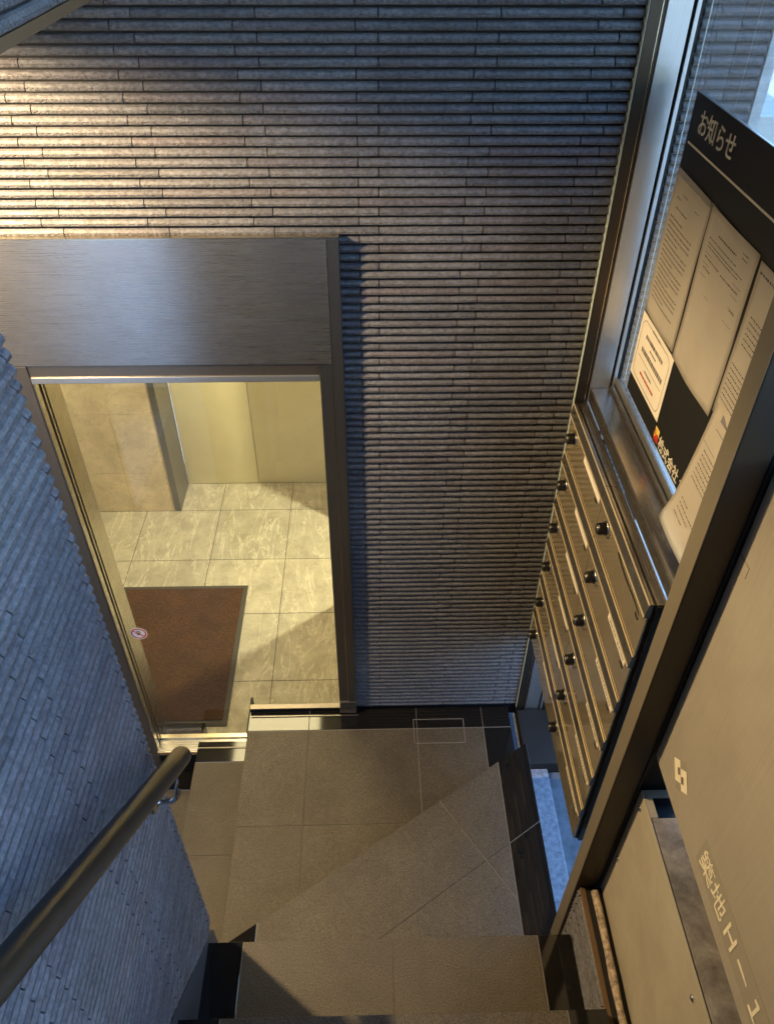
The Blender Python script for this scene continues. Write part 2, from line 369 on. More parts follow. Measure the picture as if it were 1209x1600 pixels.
def tile_rows(parent, mats, z_top, z_bot, spans, off, name='tile', visible=None, limit=300, rotz=0, origin=(0, 0), seed=1):
    """spans(z) -> [(a, b)] along the wall; off(row) -> joint phase; builds single tiles and one joined rest"""
    rnd = random.Random(seed); items = []
    k = 0; z = z_top - PITCH
    while z > z_bot - 1e-6:
        for a, b in spans(z):
            s = off(k) + math.floor((a - off(k)) / .227) * .227
            while s < b:
                x0, x1 = max(a, s + .0011), min(b, s + .227 - .0011)
                if x1 - x0 > .006: items.append((x0, x1, z))
                s += .227
        k += 1; z -= PITCH
    ca, sa = math.cos(rotz), math.sin(rotz)
    def place(x0, x1, z):
        ox, oy = origin
        return Matrix.Translation((ox + ca * x0, oy + sa * x0, z)) @ Matrix.Rotation(rotz, 4, 'Z') @ Matrix.Diagonal(((x1 - x0) / L, 1, 1, 1))
    def score(it):
        p = place(*it) @ Vector((L / 2, 0, 0))
        v = visible(p, it)
        return (v, -p.length)
    items.sort(key=score, reverse=True)
    n = 0; rest = []
    for it in items:
        p = place(*it) @ Vector((L / 2, 0, 0))
        if n < limit and visible(p, it):
            o = bpy.data.objects.new(name, rnd.choice(TILES)); link(o, parent); o.matrix_world = place(*it) @ Matrix.Translation((0, rnd.uniform(-.0003, .0002), 0)); n += 1
        else: rest.append(it)
    if rest:
        vs_, fs_ = [], []
        for it in rest:
            me = rnd.choice(TILES); mt = place(*it); b0 = len(vs_)
            vs_ += [tuple(mt @ v.co) for v in me.vertices]; fs_ += [tuple(b0 + i for i in p.vertices) for p in me.polygons]
        me = bpy.data.meshes.new('small_tiles'); me.from_pydata(vs_, [], fs_); me.materials.append(M['tile'])
        o = link(bpy.data.objects.new('small_tiles', me), parent); o['kind'] = 'stuff'
    return n, len(rest)
def pix(p):
    c = R.transposed() @ Vector(p)
    if c.z < .05: return (-1e6, -1e6)
    return (CX + F * c.x / c.z, CY + F * c.y / c.z)

Z0 = -2.408; RS = .1957
def ZL(i): return Z0 + i * RS

# ---- far wall -----------------------------------------------------------
FY = 1.691      # wall backing plane; tile faces reach about 1.68
far = thing('tiled_wall', 'dark ribbed tile wall at the bottom of the stairs, around the lit entrance window', 'wall')
bm = bmesh.new()
add_box(bm, -1.9, -.12, FY, FY + .09, -.665, .9)
add_box(bm, -.12, .775, FY, FY + .09, -2.9, .9)
add_box(bm, -1.9, -1.30, FY, FY + .09, -2.9, -.665)
bm_obj('wall_backing', bm, M['grout'], far)
def fspans(z):
    if z > -.2285 + .3: return [(-1.3, .519)]
    if z + PITCH * .3 > -.655: return [(-1.35, .519)]
    return [(-.0635, .519)]
def foff(k): return .024 if k % 2 == KPAR else -.019
ztop_far = -.2285 + 45 * PITCH; KPAR = 1
def fvis(p, it):
    u, v = pix(p); return -120 < u < 1100 and -5 < v < 1120
print('far tiles', tile_rows(far, M, ztop_far, Z0 + .001, fspans, foff, visible=fvis, rotz=0, origin=(0, FY), seed=3))
# the same wall going on outside, beyond the window glass
print('outer tiles', tile_rows(far, M, .3, -1.4, lambda z: [(.63, .765)], foff, name='outer_tile', visible=lambda p, it: 0 < pix(p)[0] < 1209 and pix(p)[1] > -15 and pix(p)[1] < 620, origin=(0, FY), seed=4, limit=60))
box('corner_quoin', M['stone_out'], .768, .790, FY - .012, FY + .10, -2.9, .9, far, bev=.002)

# ---- left wall ------------------------------------------------------------
LX = -.4200
left = thing('tiled_wall', 'blue lit ribbed tile wall on the left carrying the handrail', 'wall')
box('wall_backing', M['grout'], -.66, LX, -1.6, .792, -3.0, .9, left, bev=0)
def skirt_z(y): return -1.995 + (.737 - y) * 1.02
def lspans(z):
    ys = .737 - (z + 1.995) / 1.02
    if z < -2.02: return []
    a = max(-1.6, ys - .022)
    return [(a, .797)]
def lvis(p, it):
    for y in (it[0], it[1]):
        u, v = pix((LX, y, it[2]))
        if -10 < u < 400 and -10 < v < 1640: return True
    return False
# along +y with the ribs facing +x: rotate by 90 degrees
print('left tiles', tile_rows(left, M, ztop_far, -2.05, lspans, lambda k: (.10 if k % 2 else .145), visible=lvis, rotz=math.pi / 2, origin=(LX, 0), seed=5))
prism_x('skirting', M['skirt'], [(.791, -2.4), (.791, -2.050), (-1.6, skirt_z(-1.6)), (-1.6, -2.4)], LX - .004, -.4068, left, bev=0)

# ---- beam over the left stair flight ---------------------------------------
beam = thing('tiled_beam', 'ribbed tile beam crossing the top left corner above the side stairs', 'beam')
box('beam_core', M['grout'], -.53, LX, .80, FY - .002, -.169, .9, beam, bev=0)
print('beam tiles', tile_rows(beam, M, -.169 + 50 * PITCH, -.169, lambda z: [(.80, FY - .014)], lambda k: (.10 if k % 2 else .145), visible=lambda p, it: it[2] < -.0, rotz=math.pi / 2, origin=(LX, 0), seed=6))
box('beam_trim', M['brown_trim'], -.54, -.411, .80, FY - .014, -.184, -.170, beam, bev=.001)

# ---- stairs -----------------------------------------------------------------
st = thing('staircase', 'dark stone winding stairs going down past the entrance window to the left', 'stairs')
G = .0014
def step(poly, z, joints, borders, zb=-3.3):
    """poly: outline; joints: list of cuts (a,b,c) splitting the tread; borders: list of (a,b,c, cuts) strips cut off first"""
    prism('step_core', M['joint'], poly, zb, z - .0016, st, bev=0)
    rest = poly
    for (a, b, c, cuts) in borders:
        strip = clip(rest, a, b, c + G); rest = clip(rest, -a, -b, -c + G)
        pieces = [strip]
        for (ja, jb, jc) in cuts:
            new = []
            for p in pieces:
                for q in (clip(p, ja, jb, jc + G * .7), clip(p, -ja, -jb, -jc + G * .7)):
                    if inset_ok(q): new.append(q)
            pieces = new
        for p in pieces:
            if inset_ok(p): prism('border_tile', M['black'], p, z - .012, z, st, bev=.0006)
    pieces = [rest]
    for (ja, jb, jc, jw) in joints:
        new = []
        for p in pieces:
            for q in (clip(p, ja, jb, jc + jw), clip(p, -ja, -jb, -jc + jw)):
                if inset_ok(q): new.append(q)
        pieces = new
    for p in pieces:
        if inset_ok(p): prism('tread_tile', M['tread'], p, z - .012, z, st, bev=.0007)
def rect(x0, x1, y0, y1): return [(x0, y0), (x1, y0), (x1, y1), (x0, y1)]
dx, dy = .8350, .5503           # direction of the winder's front edge
px_, py_ = -dy, dx              # normal pointing to the far wall
dc = px_ * .361 + py_ * 1.316   # n.p on the edge
# P0: the landing in front of the window
p0 = clip(rect(-.451, .491, .70, 1.680), px_, py_, dc - .09)
step(p0, ZL(0), [(1, 0, -.234, .0005), (1, 0, .153, .0011), (0, 1, 1.238, .0005)],
     [(0, 1, 1.593, [(1, 0, -.234), (1, 0, .153), (1, 0, .391)]), (1, 0, .391, [(0, 1, 1.30)])])
# P1: the winder
p1 = clip(rect(-.411, .491, .60, 1.9), -px_, -py_, -dc)
q1 = dx * .199 + dy * 1.203; q2 = dx * -.125 + dy * .983
c2 = px_ * .397 + py_ * 1.075
step(p1, ZL(1), [(dx, dy, q1, .0012), (dx, dy, q2, .0006), (px_, py_, c2, .0003)],
     [(1, 0, .391, [(px_, py_, c2)]), (-1, 0, .322, [])])
# P2 and the flight under the camera
for i in range(2, 6):
    y1 = .746 - (i - 2) * .218; y0 = y1 - .30 if i < 5 else -1.6
    step(rect(-.411, .4715, y0, y1), ZL(i), [(1, 0, .038, .0006)], [(1, 0, .390, []), (-1, 0, .322, [])])
# side flight: P-1 and P-2
step(rect(-.669, -.4515, .05, 1.680), ZL(-1), [(0, 1, 1.239, .0005), (0, 1, .85, .0005)], [(0, 1, 1.593, [])])
step(rect(-1.30, -.6695, -1.6, 1.680), ZL(-2), [(0, 1, 1.239, .0005), (0, 1, .85, .0005), (0, 1, .46, .0005), (1, 0, -1.06, .0005)], [(0, 1, 1.593, [(1, 0, -1.06)])])
# inspection hatch: a thin frame let into border and tread
hz = ZL(0) + .0009
bm = bmesh.new()
for a in ((.141, .322, 1.6285, 1.6305), (.145, .3215, 1.5305, 1.5325), (.1405, .1425, 1.5325, 1.6285), (.3205, .3225, 1.5325, 1.6285)):
    add_box(bm, a[0], a[1], a[2], a[3], hz - .002, hz)
bm_obj('hatch_frame', bm, M['joint'], st)

# ---- entrance window (lit lobby behind) ------------------------------------
WF = 1.660
ew = thing('entrance_window', 'full height entrance window in a bronze steel frame with a wide header panel', 'window')
box('header_panel', M['bronze_h'], -1.30, -.0925, WF, 1.80, -.9600, -.652, ew, bev=.0012)
box('header_cap', M['gold_edge'], -1.30, -.0640, WF - .001, FY, -.6518, -.6495, ew, bev=0)
box('top_rail', M['bronze'], -.826, -.1245, WF + .004, 1.80, -.993, -.9612, ew)
box('top_bead', M['alu'], -.826, -.1245, WF + .001, 1.70, -1.010, -.9935, ew)
box('right_post', M['steel_dark'], -.0905, -.0640, WF, 1.80, Z0 + .002, -.653, ew)
box('right_edge_bead', M['gold_edge'], -.0922, -.0907, WF - .0008, WF + .02, -2.402, -.653, ew, bev=0)
box('right_stile', M['steel_dark'], -.1227, -.0924, WF + .003, 1.80, -2.402, -.9612, ew)
box('right_stile_foot', M['bronze_h'], -.1227, -.0640, WF - .0015, WF + .003, -2.402, -2.335, ew, bev=.0006)
box('left_post', M['bronze'], -1.30, -.8270, WF, 1.80, -2.80, -.9612, ew)
# jamb profile seen beside the glass
box('left_bead', M['steel'], -.8265, -.8225, WF + .002, 1.684, -2.63, -1.0105, ew, bev=.0008)
box('left_groove', M['bronze_dark'], -.8262, -.8252, 1.684, 1.697, -2.63, -1.0105, ew, bev=0)
box('left_inner_bead', M['steel'], -.8265, -.8225, 1.697, 1.7065, -2.63, -1.0105, ew, bev=.0008)
box('left_gasket', M['rubber'], -.8265, -.8215, 1.7068, 1.7132, -2.63, -1.0105, ew, bev=0)
box('left_lining', M['steel'], -.8265, -.8225, 1.7135, 1.800, -2.63, -1.0105, ew, bev=.0008)
box('glass_pane', M['glass'], -.822, -.1227, 1.7085, 1.7115, -2.628, -1.0105, ew, bev=0)
# bottom rails: one low on the left, one on top of the landing on the right
box('low_sill', M['bronze_h'], -.826, -.4530, WF + .004, 1.735, -2.652, -2.6320, ew)
box('low_sill_bead', M['gold_edge'], -.826, -.4530, 1.712, 1.730, -2.6318, -2.624, ew, bev=.0008)
box('low_sill_front', M['gold_edge'], -.828, -.672, WF - .003, WF + .003, -2.655, -2.634, ew, bev=.0008)
box('kerb', M['black'], -1.30, -.671, 1.672, 1.80, -2.795, -2.656, ew)
box('high_sill', M['bronze'], -.4505, -.1230, WF + .012, 1.692, -2.394, -2.386, ew)
box('sill_shadow_gap', M['rubber'], -.4505, -.0640, WF + .016, 1.692, Z0 + .0005, -2.3945, ew, bev=0)  # black strip standing in for the shaded gap under the sill
box('sill_trim', M['bronze'], -.4450, -.0560, 1.650, 1.6535, Z0 + .0005, Z0 + .0035, ew, bev=0)
box('side_fillet', M['rubber'], -.4590, -.4512, 1.60, 1.75, -2.60, -2.425, ew, bev=0)
box('low_trim', M['bronze'], -.668, -.4530, 1.650, 1.654, ZL(-1) + .0005, ZL(-1) + .0035, ew, bev=0)
# no-touching sticker on the glass
sk = thing('warning_sticker', 'small round red and white no touching sticker low on the entrance glass', 'sticker')
def disc(name, m, cx, cz, r0, r1, y, parent, seg=40):
    bm = bmesh.new(); a = []; b = []
    for k in range(seg):
        t = 2 * math.pi * k / seg
        a.append(bm.verts.new((cx + r1 * math.cos(t), y, cz + r1 * math.sin(t))))
        if r0: b.append(bm.verts.new((cx + r0 * math.cos(t), y, cz + r0 * math.sin(t))))
    if r0:
        for k in range(seg): bm.faces.new((a[k], a[(k + 1) % seg], b[(k + 1) % seg], b[k]))
    else: bm.faces.new(a)
    return bm_obj(name, bm, m, parent)
sx_, sz_ = -.7795, -2.001
disc('white_disc', M['white'], sx_, sz_, 0, .0285, 1.7078, sk)
disc('red_ring', M['red'], sx_, sz_, .0205, .0255, 1.7074, sk)
bm = bmesh.new()
a = math.radians(-42)
for s in ((-.021, .021, -.0022, .0022),):
    v = [bm.verts.new((sx_ + x * math.cos(a) - z * math.sin(a), 1.7072, sz_ + x * math.sin(a) + z * math.cos(a))) for x, z in ((s[0], s[2]), (s[1], s[2]), (s[1], s[3]), (s[0], s[3]))]
    bm.faces.new(v)
bm_obj('red_bar', bm, M['red'], sk)
bm = bmesh.new()
def quad(bm, cx, cz, w_, h_, an, y=1.7076):
    v = [bm.verts.new((sx_ + cx + x * math.cos(an) - z * math.sin(an), y, sz_ + cz + x * math.sin(an) + z * math.cos(an))) for x, z in ((-w_, -h_), (w_, -h_), (w_, h_), (-w_, h_))]
    bm.faces.new(v)
quad(bm, 0, -.002, .0062, .0058, .1)
for i in range(4): quad(bm, -.0052 + i * .0036, .0085 + (.0015 if 0 < i < 3 else 0), .0012, .0055, -.12 + .08 * i, 1.7077)
quad(bm, -.0090, -.001, .0011, .0050, .9, 1.70755)
bm_obj('hand_symbol', bm, M['print'], sk)

# ---- lobby ------------------------------------------------------------------
ZF = -2.80
lf = thing('lobby_floor', None, None, kind='structure')
box('floor_base', M['joint_dark'], -1.9, .9, 1.815, 3.7, ZF - .05, ZF - .0015, lf, bev=0)
xs = [-1.633, -1.233, -.832, -.446, -.05, .34]; ys = [1.815, 2.108, 2.503, 2.875, 3.266, 3.66]
for i in range(len(xs) - 1):
    for j in range(len(ys) - 1):
        box('floor_tile', M['lfloor'], xs[i] + .0016, xs[i + 1] - .0016, ys[j] + .0016, ys[j + 1] - .0016, ZF - .01, ZF, lf, bev=.0006)
mw = thing('marble_wall', 'beige marble clad wall inside the lobby left of the cream doors', 'wall')
box('wall_core', M['joint_dark'], -1.85, -1.080, 3.278, 3.60, ZF + .001, -.5, mw, bev=0)
zs = [ZF + .001, -2.536, -2.165, -1.79, -1.41, -1.03, -.65]; xm = [-1.85, -1.65, -1.30, -1.078]
for i in range(3):
    for j in range(6):
        box('marble_tile', M['marble'], xm[i] + .0005, xm[i + 1] - .0005, 3.266, 3.277, zs[j] + .0007, zs[j + 1] - .0007, mw, bev=.0005)
rv = thing('door_reveal', 'grey steel reveal at the edge of the lobby marble wall', 'door frame')
box('reveal_side', M['reveal'], -1.0775, -1.045, 3.262, 3.50, ZF + .001, -.6, rv)
cd = thing('lobby_doors', 'pair of tall cream panel doors at the back of the lit lobby', 'door')
box('door_panel', M['panel'], -1.0445, -.6425, 3.50, 3.53, ZF + .004, -.6, cd, bev=.0015)
box('door_panel', M['panel'], -.6395, .9, 3.50, 3.53, ZF + .004, -.6, cd, bev=.0015)
box('door_gap', M['rubber'], -1.0445, .9, 3.531, 3.56, ZF + .001, -.6, cd, bev=0)
lw = thing('lobby_side_wall', None, None, kind='structure')
for a in ((-.118, -.02, 1.81, 2.60, ZF + .001, -.50), (-.118, -.02, 3.115, 3.498, ZF + .001, -.50), (-.118, -.02, 2.60, 3.115, -.95, -.50),
          (-1.95, -1.86, 1.81, 3.7, ZF, -.5), (.9, .95, 1.81, 3.7, ZF, -.5)):
    box('wall_piece', M['marble'] if a[0] < 0 and a[0] > -1 else M['white_wall'], *a, lw, bev=0)
box('wall_back', M['white_wall'], -.02, .9, 1.81, 1.84, ZF, -.5, lw, bev=0)
tag(box('lobby_ceiling', M['white_wall'], -1.95, .95, 1.81, 3.7, -.50, -.45, bev=0), kind='structure')
def lamp_panel(name, label, x0, x1, y0, y1, z, m):
    t = thing(name, label, 'lamp')
    box('lamp_frame', M['alu'], x0 - .015, x1 + .015, y0 - .015, y1 + .015, z, z + .02, t)
    box('diffuser', m, x0, x1, y0, y1, z - .004, z + .001, t, bev=0)
    return t
lamp_panel('ceiling_lamp', 'flat square ceiling lamp glowing warm in the lobby', -.95, -.35, 2.55, 3.10, -.522, M['lamp'])
# lamp in the side corridor of the lobby, throwing the bright wedge across the floor
t = thing('wall_lamp', 'warm lamp in the corridor beside the lobby', 'lamp')
box('lamp_frame', M['alu'], .28, .36, 2.80, 2.94, -1.28, -1.10, t)
ld = bpy.data.lights.new('corridor_bulb', 'SPOT'); ld.energy = 23; ld.color = (1.0, .86, .52); ld.shadow_soft_size = .025
ld.spot_size = math.radians(150); ld.spot_blend = .5
lo = bpy.data.objects.new('corridor_bulb', ld); link(lo, t); lo.location = (.24, 2.865, -1.19); lo.rotation_euler = (Vector((.9, 0, 1))).to_track_quat('Z', 'Y').to_euler()

dm = thing('door_mat', 'brown coir door mat with a dark rubber edge on the lobby floor', 'mat')
box('mat_border', M['mat_edge'], -1.225, -.614, 1.878, 2.685, ZF + .0005, ZF + .006, dm, bev=.002)
box('mat_pile', M['mat_'], -1.205, -.636, 1.905, 2.665, ZF + .006, ZF + .010, dm, bev=.002)

# ---- downlight over the side stairs --------------------------------------------
dl = thing('downlight', 'recessed warm downlight in the ceiling over the side stairs', 'lamp')
tube('lamp_ring', M['alu'], [(-1.03, 1.28, -.186), (-1.03, 1.28, -.170)], [.05, .05], dl)
ld = bpy.data.lights.new('downlight_bulb', 'SPOT'); ld.energy = 22.5; ld.color = (1.0, .71, .37); ld.shadow_soft_size = .022
ld.spot_size = math.radians(166); ld.spot_blend = .28
lo = bpy.data.objects.new('downlight_bulb', ld); link(lo, dl); lo.location = (-1.03, 1.28, -.20)

# ---- shell: ceilings and walls round the stairwell, out of the frame ---------------
tag(box('side_ceiling', M['dark_plaster'], -1.9, -.54, -1.0, FY, -.169, -.12, bev=0), kind='structure')
tag(box('stair_ceiling', M['dark_plaster'], -.66, .66, -1.6, FY, .9, .95, bev=0), kind='structure')
tag(box('passage_wall', M['plaster'], -1.38, -1.305, .10, 1.66, -2.9, -.17, bev=0), kind='structure')
tag(box('landing_wall', M['dark_plaster'], -.66, .66, -1.66, -1.602, -3.0, .9, bev=0), kind='structure')

# ---- side window on the right ---------------------------------------------------
sw = thing('side_window', 'tall aluminium framed window on the right above the mailboxes', 'window')
JY = 1.672
box('sealant_bead', M['glass_edge'], .5202, .5214, JY - .001, FY, -2.40, .88, sw, bev=.0006)
box('jamb_bronze', M['bronze_dark'], .5220, .5450, JY, FY + .06, -2.43, .88, sw)
box('jamb_bead', M['gold_edge'], .5452, .5468, JY - .001, JY + .02, -2.43, .88, sw, bev=0)
box('jamb_lip', M['bronze_dark'], .5470, .5530, JY, FY + .06, -2.43, .88, sw)
box('jamb_face', M['alu'], .5535, .6010, JY - .003, FY + .06, -2.43, .88, sw)
box('jamb_groove', M['rubber'], .6012, .6070, JY + .004, FY + .06, -2.43, .88, sw, bev=0)
box('jamb_rib', M['alu'], .6072, .6160, JY - .004, FY + .06, -2.43, .88, sw)
box('jamb_gasket', M['rubber'], .6162, .6225, JY, FY + .06, -1.03, .88, sw, bev=0)
box('window_sill', M['steel'], .5540, .6020, .829, JY - .0045, -1.078, -1.040, sw, bev=.0025)
box('sill_rib', M['steel'], .6022, .6110, .829, JY - .0045, -1.06, -1.030, sw, bev=.0015)
box('sill_groove', M['rubber'], .6112, .6150, .829, JY - .0045, -1.06, -1.038, sw, bev=0)
box('bottom_rail', M['alu'], .6152, .6240, .829, JY - .0045, -1.06, -1.012, sw, bev=.0015)
box('glass_pane', M['hazy_glass'], .6255, .6295, .829, FY - .001, -1.06, .88, sw, bev=0)
box('glass_edge_line', M['glass_edge'], .6300, .6315, 1.655, 1.6565, -1.01, .88, sw, bev=0)

# ---- notice board and the papers on it --------------------------------------------
nb = thing('notice_board', 'black notice board with white Japanese heading fixed to the side window', 'notice board')
box('board', M['board'], .6195, .6235, .835, 1.600, -.996, -.352, nb, bev=.0006)
box('board_edge', M['alu'], .6192, .6237, .835, 1.6002, -.352, -.3505, nb, bev=0)
text('heading', 'お知らせ', .047, M['cream'], (.6190, 1.556, -.410), nb, bold=.0004, sx=.98)
box('heading_line', M['cream'], .6188, .6194, .84, 1.586, -.4395, -.4355, nb, bev=0)
text('company_name', '株式会社 サン', .0330, M['cream'], (.6190, 1.348, -.987), nb, bold=.0003, sx=1.0)
bm = bmesh.new()
def qx(bm, pts, x=.6190):
    bm.faces.new([bm.verts.new((x, y, z)) for y, z in pts])
qx(bm, [(1.380, -.956), (1.354, -.956), (1.354, -.974), (1.362, -.968), (1.368, -.974), (1.380, -.962)])
bm_obj('logo_yellow', bm, M['yellow'], nb)
bm = bmesh.new(); qx(bm, [(1.380, -.9625), (1.368, -.9745), (1.362, -.9685), (1.354, -.9745), (1.354, -.988), (1.380, -.988)]); bm_obj('logo_red', bm, M['red'], nb)
bm = bmesh.new(); qx(bm, [(1.3795, -.966), (1.369, -.9765), (1.3795, -.984)], .6186); bm_obj('logo_orange', bm, M['orange'], nb)

def sheet(name, label, y1, y0, z1, z0, xf, group='white notices taped on the black board', ny=14, nz=18, th=.0004, mt=None):
    """paper from y1 (left, far) to y0 (right, near), z1 top to z0 bottom; xf(s, t) gives the distance from the glass plane"""
    t = thing(name, label, 'paper', group)
    bm = bmesh.new(); g = []
    for i in range(ny + 1):
        g.append([bm.verts.new((xf(i / ny, j / nz), y1 + (y0 - y1) * i / ny, z1 + (z0 - z1) * j / nz)) for j in range(nz + 1)])
    for i in range(ny):
        for j in range(nz): bm.faces.new((g[i][j], g[i + 1][j], g[i + 1][j + 1], g[i][j + 1]))
    bmesh.ops.solidify(bm, geom=bm.faces[:], thickness=th)
    bm_obj('sheet', bm, mt or M['paper'], t, smooth=True)
    return t
def prints(t, rows, y1, y0, z1, z0, xf, mt=None, name='printed_text', hrow=.0016):
    """rows: (s0, s1, t, height, words) text lines as flat print following the sheet"""
    bm = bmesh.new(); rnd = random.Random(len(rows) * 7 + int(y1 * 1000))
    for (s0, s1, tt, h, solid) in rows:
        s = s0
        while s < s1 - .01:
            wd = (s1 - s0) if solid else rnd.uniform(.008, .035)
            e = min(s1, s + wd)
            pts = []
            for (a, b) in ((s, tt), (e, tt), (e, tt + h), (s, tt + h)):
                pts.append(bm.verts.new((xf(a, b) - .0007, y1 + (y0 - y1) * a, z1 + (z0 - z1) * b)))
            bm.faces.new(pts)
            s = e + (0 if solid else rnd.uniform(.005, .014))
    tag(bm_obj(name, bm, mt or M['print'], t), kind='stuff')
fl = lambda amp, ph: (lambda s, t: .6178 - amp * (1 - math.cos(2 * math.pi * s)) * (.2 + .8 * t) * .5 - amp * .5 * math.sin(3 * t + ph) ** 2)
f1 = fl(.0025, .3)
A = sheet('notice_paper', 'left notice sheet under the heading with small print, above the framed card', 1.598, 1.399, -.491, -.790, f1)
prints(A, [(.3, .45, .10, .006, 0), (.16, .3, .14, .007, 0), (.68, .78, .12, .006, 0), (.2, .55, .20, .008, 0)] +
       [(.10, .80 if k % 4 else .5, .27 + k * .034, .009, 0) for k in range(18)], 1.598, 1.399, -.491, -.790, f1)
f2 = fl(.004, 1.1)
B = sheet('notice_paper', 'middle notice sheet on the black board with ruled lines in its upper half', 1.392, 1.172, -.491, -.795, f2)
prints(B, [(.28, .66, .10, .010, 0), (.75, .86, .06, .006, 0), (.76, .85, .085, .006, 0), (.12, .72, .15, .006, 0), (.12, .85, .18, .006, 0), (.12, .8, .20, .006, 0),
           (.10, .88, .24, .0022, 1), (.12, .45, .26, .008, 0), (.5, .85, .265, .008, 0), (.10, .88, .30, .0022, 1), (.14, .3, .32, .008, 0), (.10, .88, .37, .0022, 1), (.80, .9, .375, .008, 0), (.3, .9, .46, .0018, 1)], 1.392, 1.172, -.491, -.795, f2)
f3 = fl(.003, 2.0)
Cc = sheet('notice_paper', 'right notice sheet with short paragraphs beside the bronze post', 1.165, .935, -.496, -.775, f3)
prints(Cc, [(.04, .5, .05, .014, 0)] + [(.10, .10 + random.uniform(.25, .8), .30 + k * .035, .008, 0) for k in range(6)] +
       [(.06, .06 + random.uniform(.25, .8), .62 + k * .035, .008, 0) for k in range(8)], 1.165, .935, -.496, -.775, f3)
def f4(s, t):
    return .6168 - .034 * t ** 1.25 - .006 * math.sin(math.pi * s) * t - .010 * max(0, t - .8) * 5 * (1 - s)
D_ = sheet('notice_paper', 'lowest notice sheet curling away from the board over the window sill', 1.156, .93, -.742, -1.020, f4)
prints(D_, [(.15, .6, .16, .004, 1), (.05, .3, .30, .003, 1)] + [(.12, .12 + random.uniform(.3, .8), .34 + k * .035, .008, 0) for k in range(7)] +
       [(.14, .14 + random.uniform(.15, .6), .72 + k * .04, .008, 0) for k in range(4)], 1.156, .93, -.742, -1.020, f4)
prints(D_, [(.16, .9, .05, .05, 1)], 1.156, .93, -.742, -1.020, f4, M['grey_tape'], 'grey_tape')
fc = lambda s, t: .6184
Cd = thing('name_card', 'square white card with a rounded border line at the lower left of the black board', 'card')
box('card', M['paper'], .6181, .6193, 1.381, 1.6005, -.949, -.796, Cd, bev=0)
bm = bmesh.new()
def ring_rr(bm, y1, y0, z1, z0, r, w_, x):
    o, i_ = [], []
    for cx_, cz_, a0 in ((y1 - r, z1 - r, 90), (y0 + r, z1 - r, 0), (y0 + r, z0 + r, -90), (y1 - r, z0 + r, 180)):
        for k in range(7):
            # y grows to the left as seen, so mirror the angle
            if a0 == 90: ang = math.radians(90 - 15 * k)      # left corner first
            else: ang = math.radians(a0 - 15 * k)
            pass
    pts = []
    for (cy_, cz_, s, c) in ((y1 - r, z1 - r, 0, 1), (y0 + r, z1 - r, 1, 1), (y0 + r, z0 + r, 2, 1), (y1 - r, z0 + r, 3, 1)):
        for k in range(7):
            a = math.radians({0: 0, 1: 90, 2: 180, 3: 270}[s] + 15 * k)
            pts.append((cy_ + math.cos(a), cz_ + math.sin(a), cy_, cz_, a))
    o = [bm.verts.new((x, p[2] + r * math.cos(p[4]), p[3] + r * math.sin(p[4]))) for p in pts]
    i_ = [bm.verts.new((x, p[2] + (r - w_) * math.cos(p[4]), p[3] + (r - w_) * math.sin(p[4]))) for p in pts]
    n = len(o)
    for k in range(n): bm.faces.new((o[k], o[(k + 1) % n], i_[(k + 1) % n], i_[k]))
ring_rr(bm, 1.588, 1.393, -.806, -.940, .022, .0014, .6176)
bm_obj('border_line', bm, M['print'], Cd)
prints(Cd, [(.36, .64, .055, .03, 0), (.22, .78, .22, .06, 0), (.40, .60, .34, .03, 0), (.18, .86, .44, .075, 0), (.12, .88, .60, .008, 1), (.38, .62, .68, .035, 0)], 1.600, 1.381, -.796, -.949, fc)
prints(Cd, [(.28, .74, .78, .04, 0)], 1.600, 1.381, -.796, -.949, fc, M['red_print'], 'red_text')
fs = lambda s, t: .598 - .02 * t
Sc = sheet('paper_scrap', 'small white paper corner lying on the window sill beside the post', .952, .925, -1.020, -1.038, fs, ny=2, nz=2, group=None)
tp = thing('clear_tape', 'strip of clear tape folded along the top edge of the notices', 'tape')
bm = bmesh.new()
for (ya, yb, za, zb) in ((1.594, 1.405, -.484, -.497), (1.395, 1.285, -.488, -.505)):
    v = [bm.verts.new((.6165, y, z)) for y, z in ((ya, za), (yb, za - .004), (yb, zb - .003), (ya, zb))]
    bm.faces.new(v)
bm_obj('tape_strip', bm, M['film'], tp)

# ---- mailboxes ---------------------------------------------------------------------
MB = thing('mailbox_bank', 'bank of twelve mirror steel mailboxes in two columns beneath the side window', 'mailboxes')
YN, YM, YE = .972, 1.326, 1.664; ZT, ZB = -1.080, -1.990; MX = .520
box('case', M['bronze_dark'], MX + .004, .5530, YN + .0005, YE - .0005, ZB, ZT - .003, MB, bev=.001)
for (a, b) in ((YN, YM - .0008), (YM + .0008, YE)):
    box('top_lip', M['steel'], MX + .0005, MX + .0065, a, b, ZT - .004, ZT, MB, bev=.0008)
    box('top_cap', M['steel'], MX + .0110, .5538, a, b, ZT - .012, ZT - .001, MB, bev=.0015)
box('end_plate', M['black'], MX + .012, .5535, YN - .006, YN, ZB, ZT - .002, MB, bev=.0008)
ph = (ZT - ZB) / 6
def plank(name, m, poly_xz, y0, y1, parent): return prism_y(name, m, poly_xz, y0, y1, parent)
proto = {}
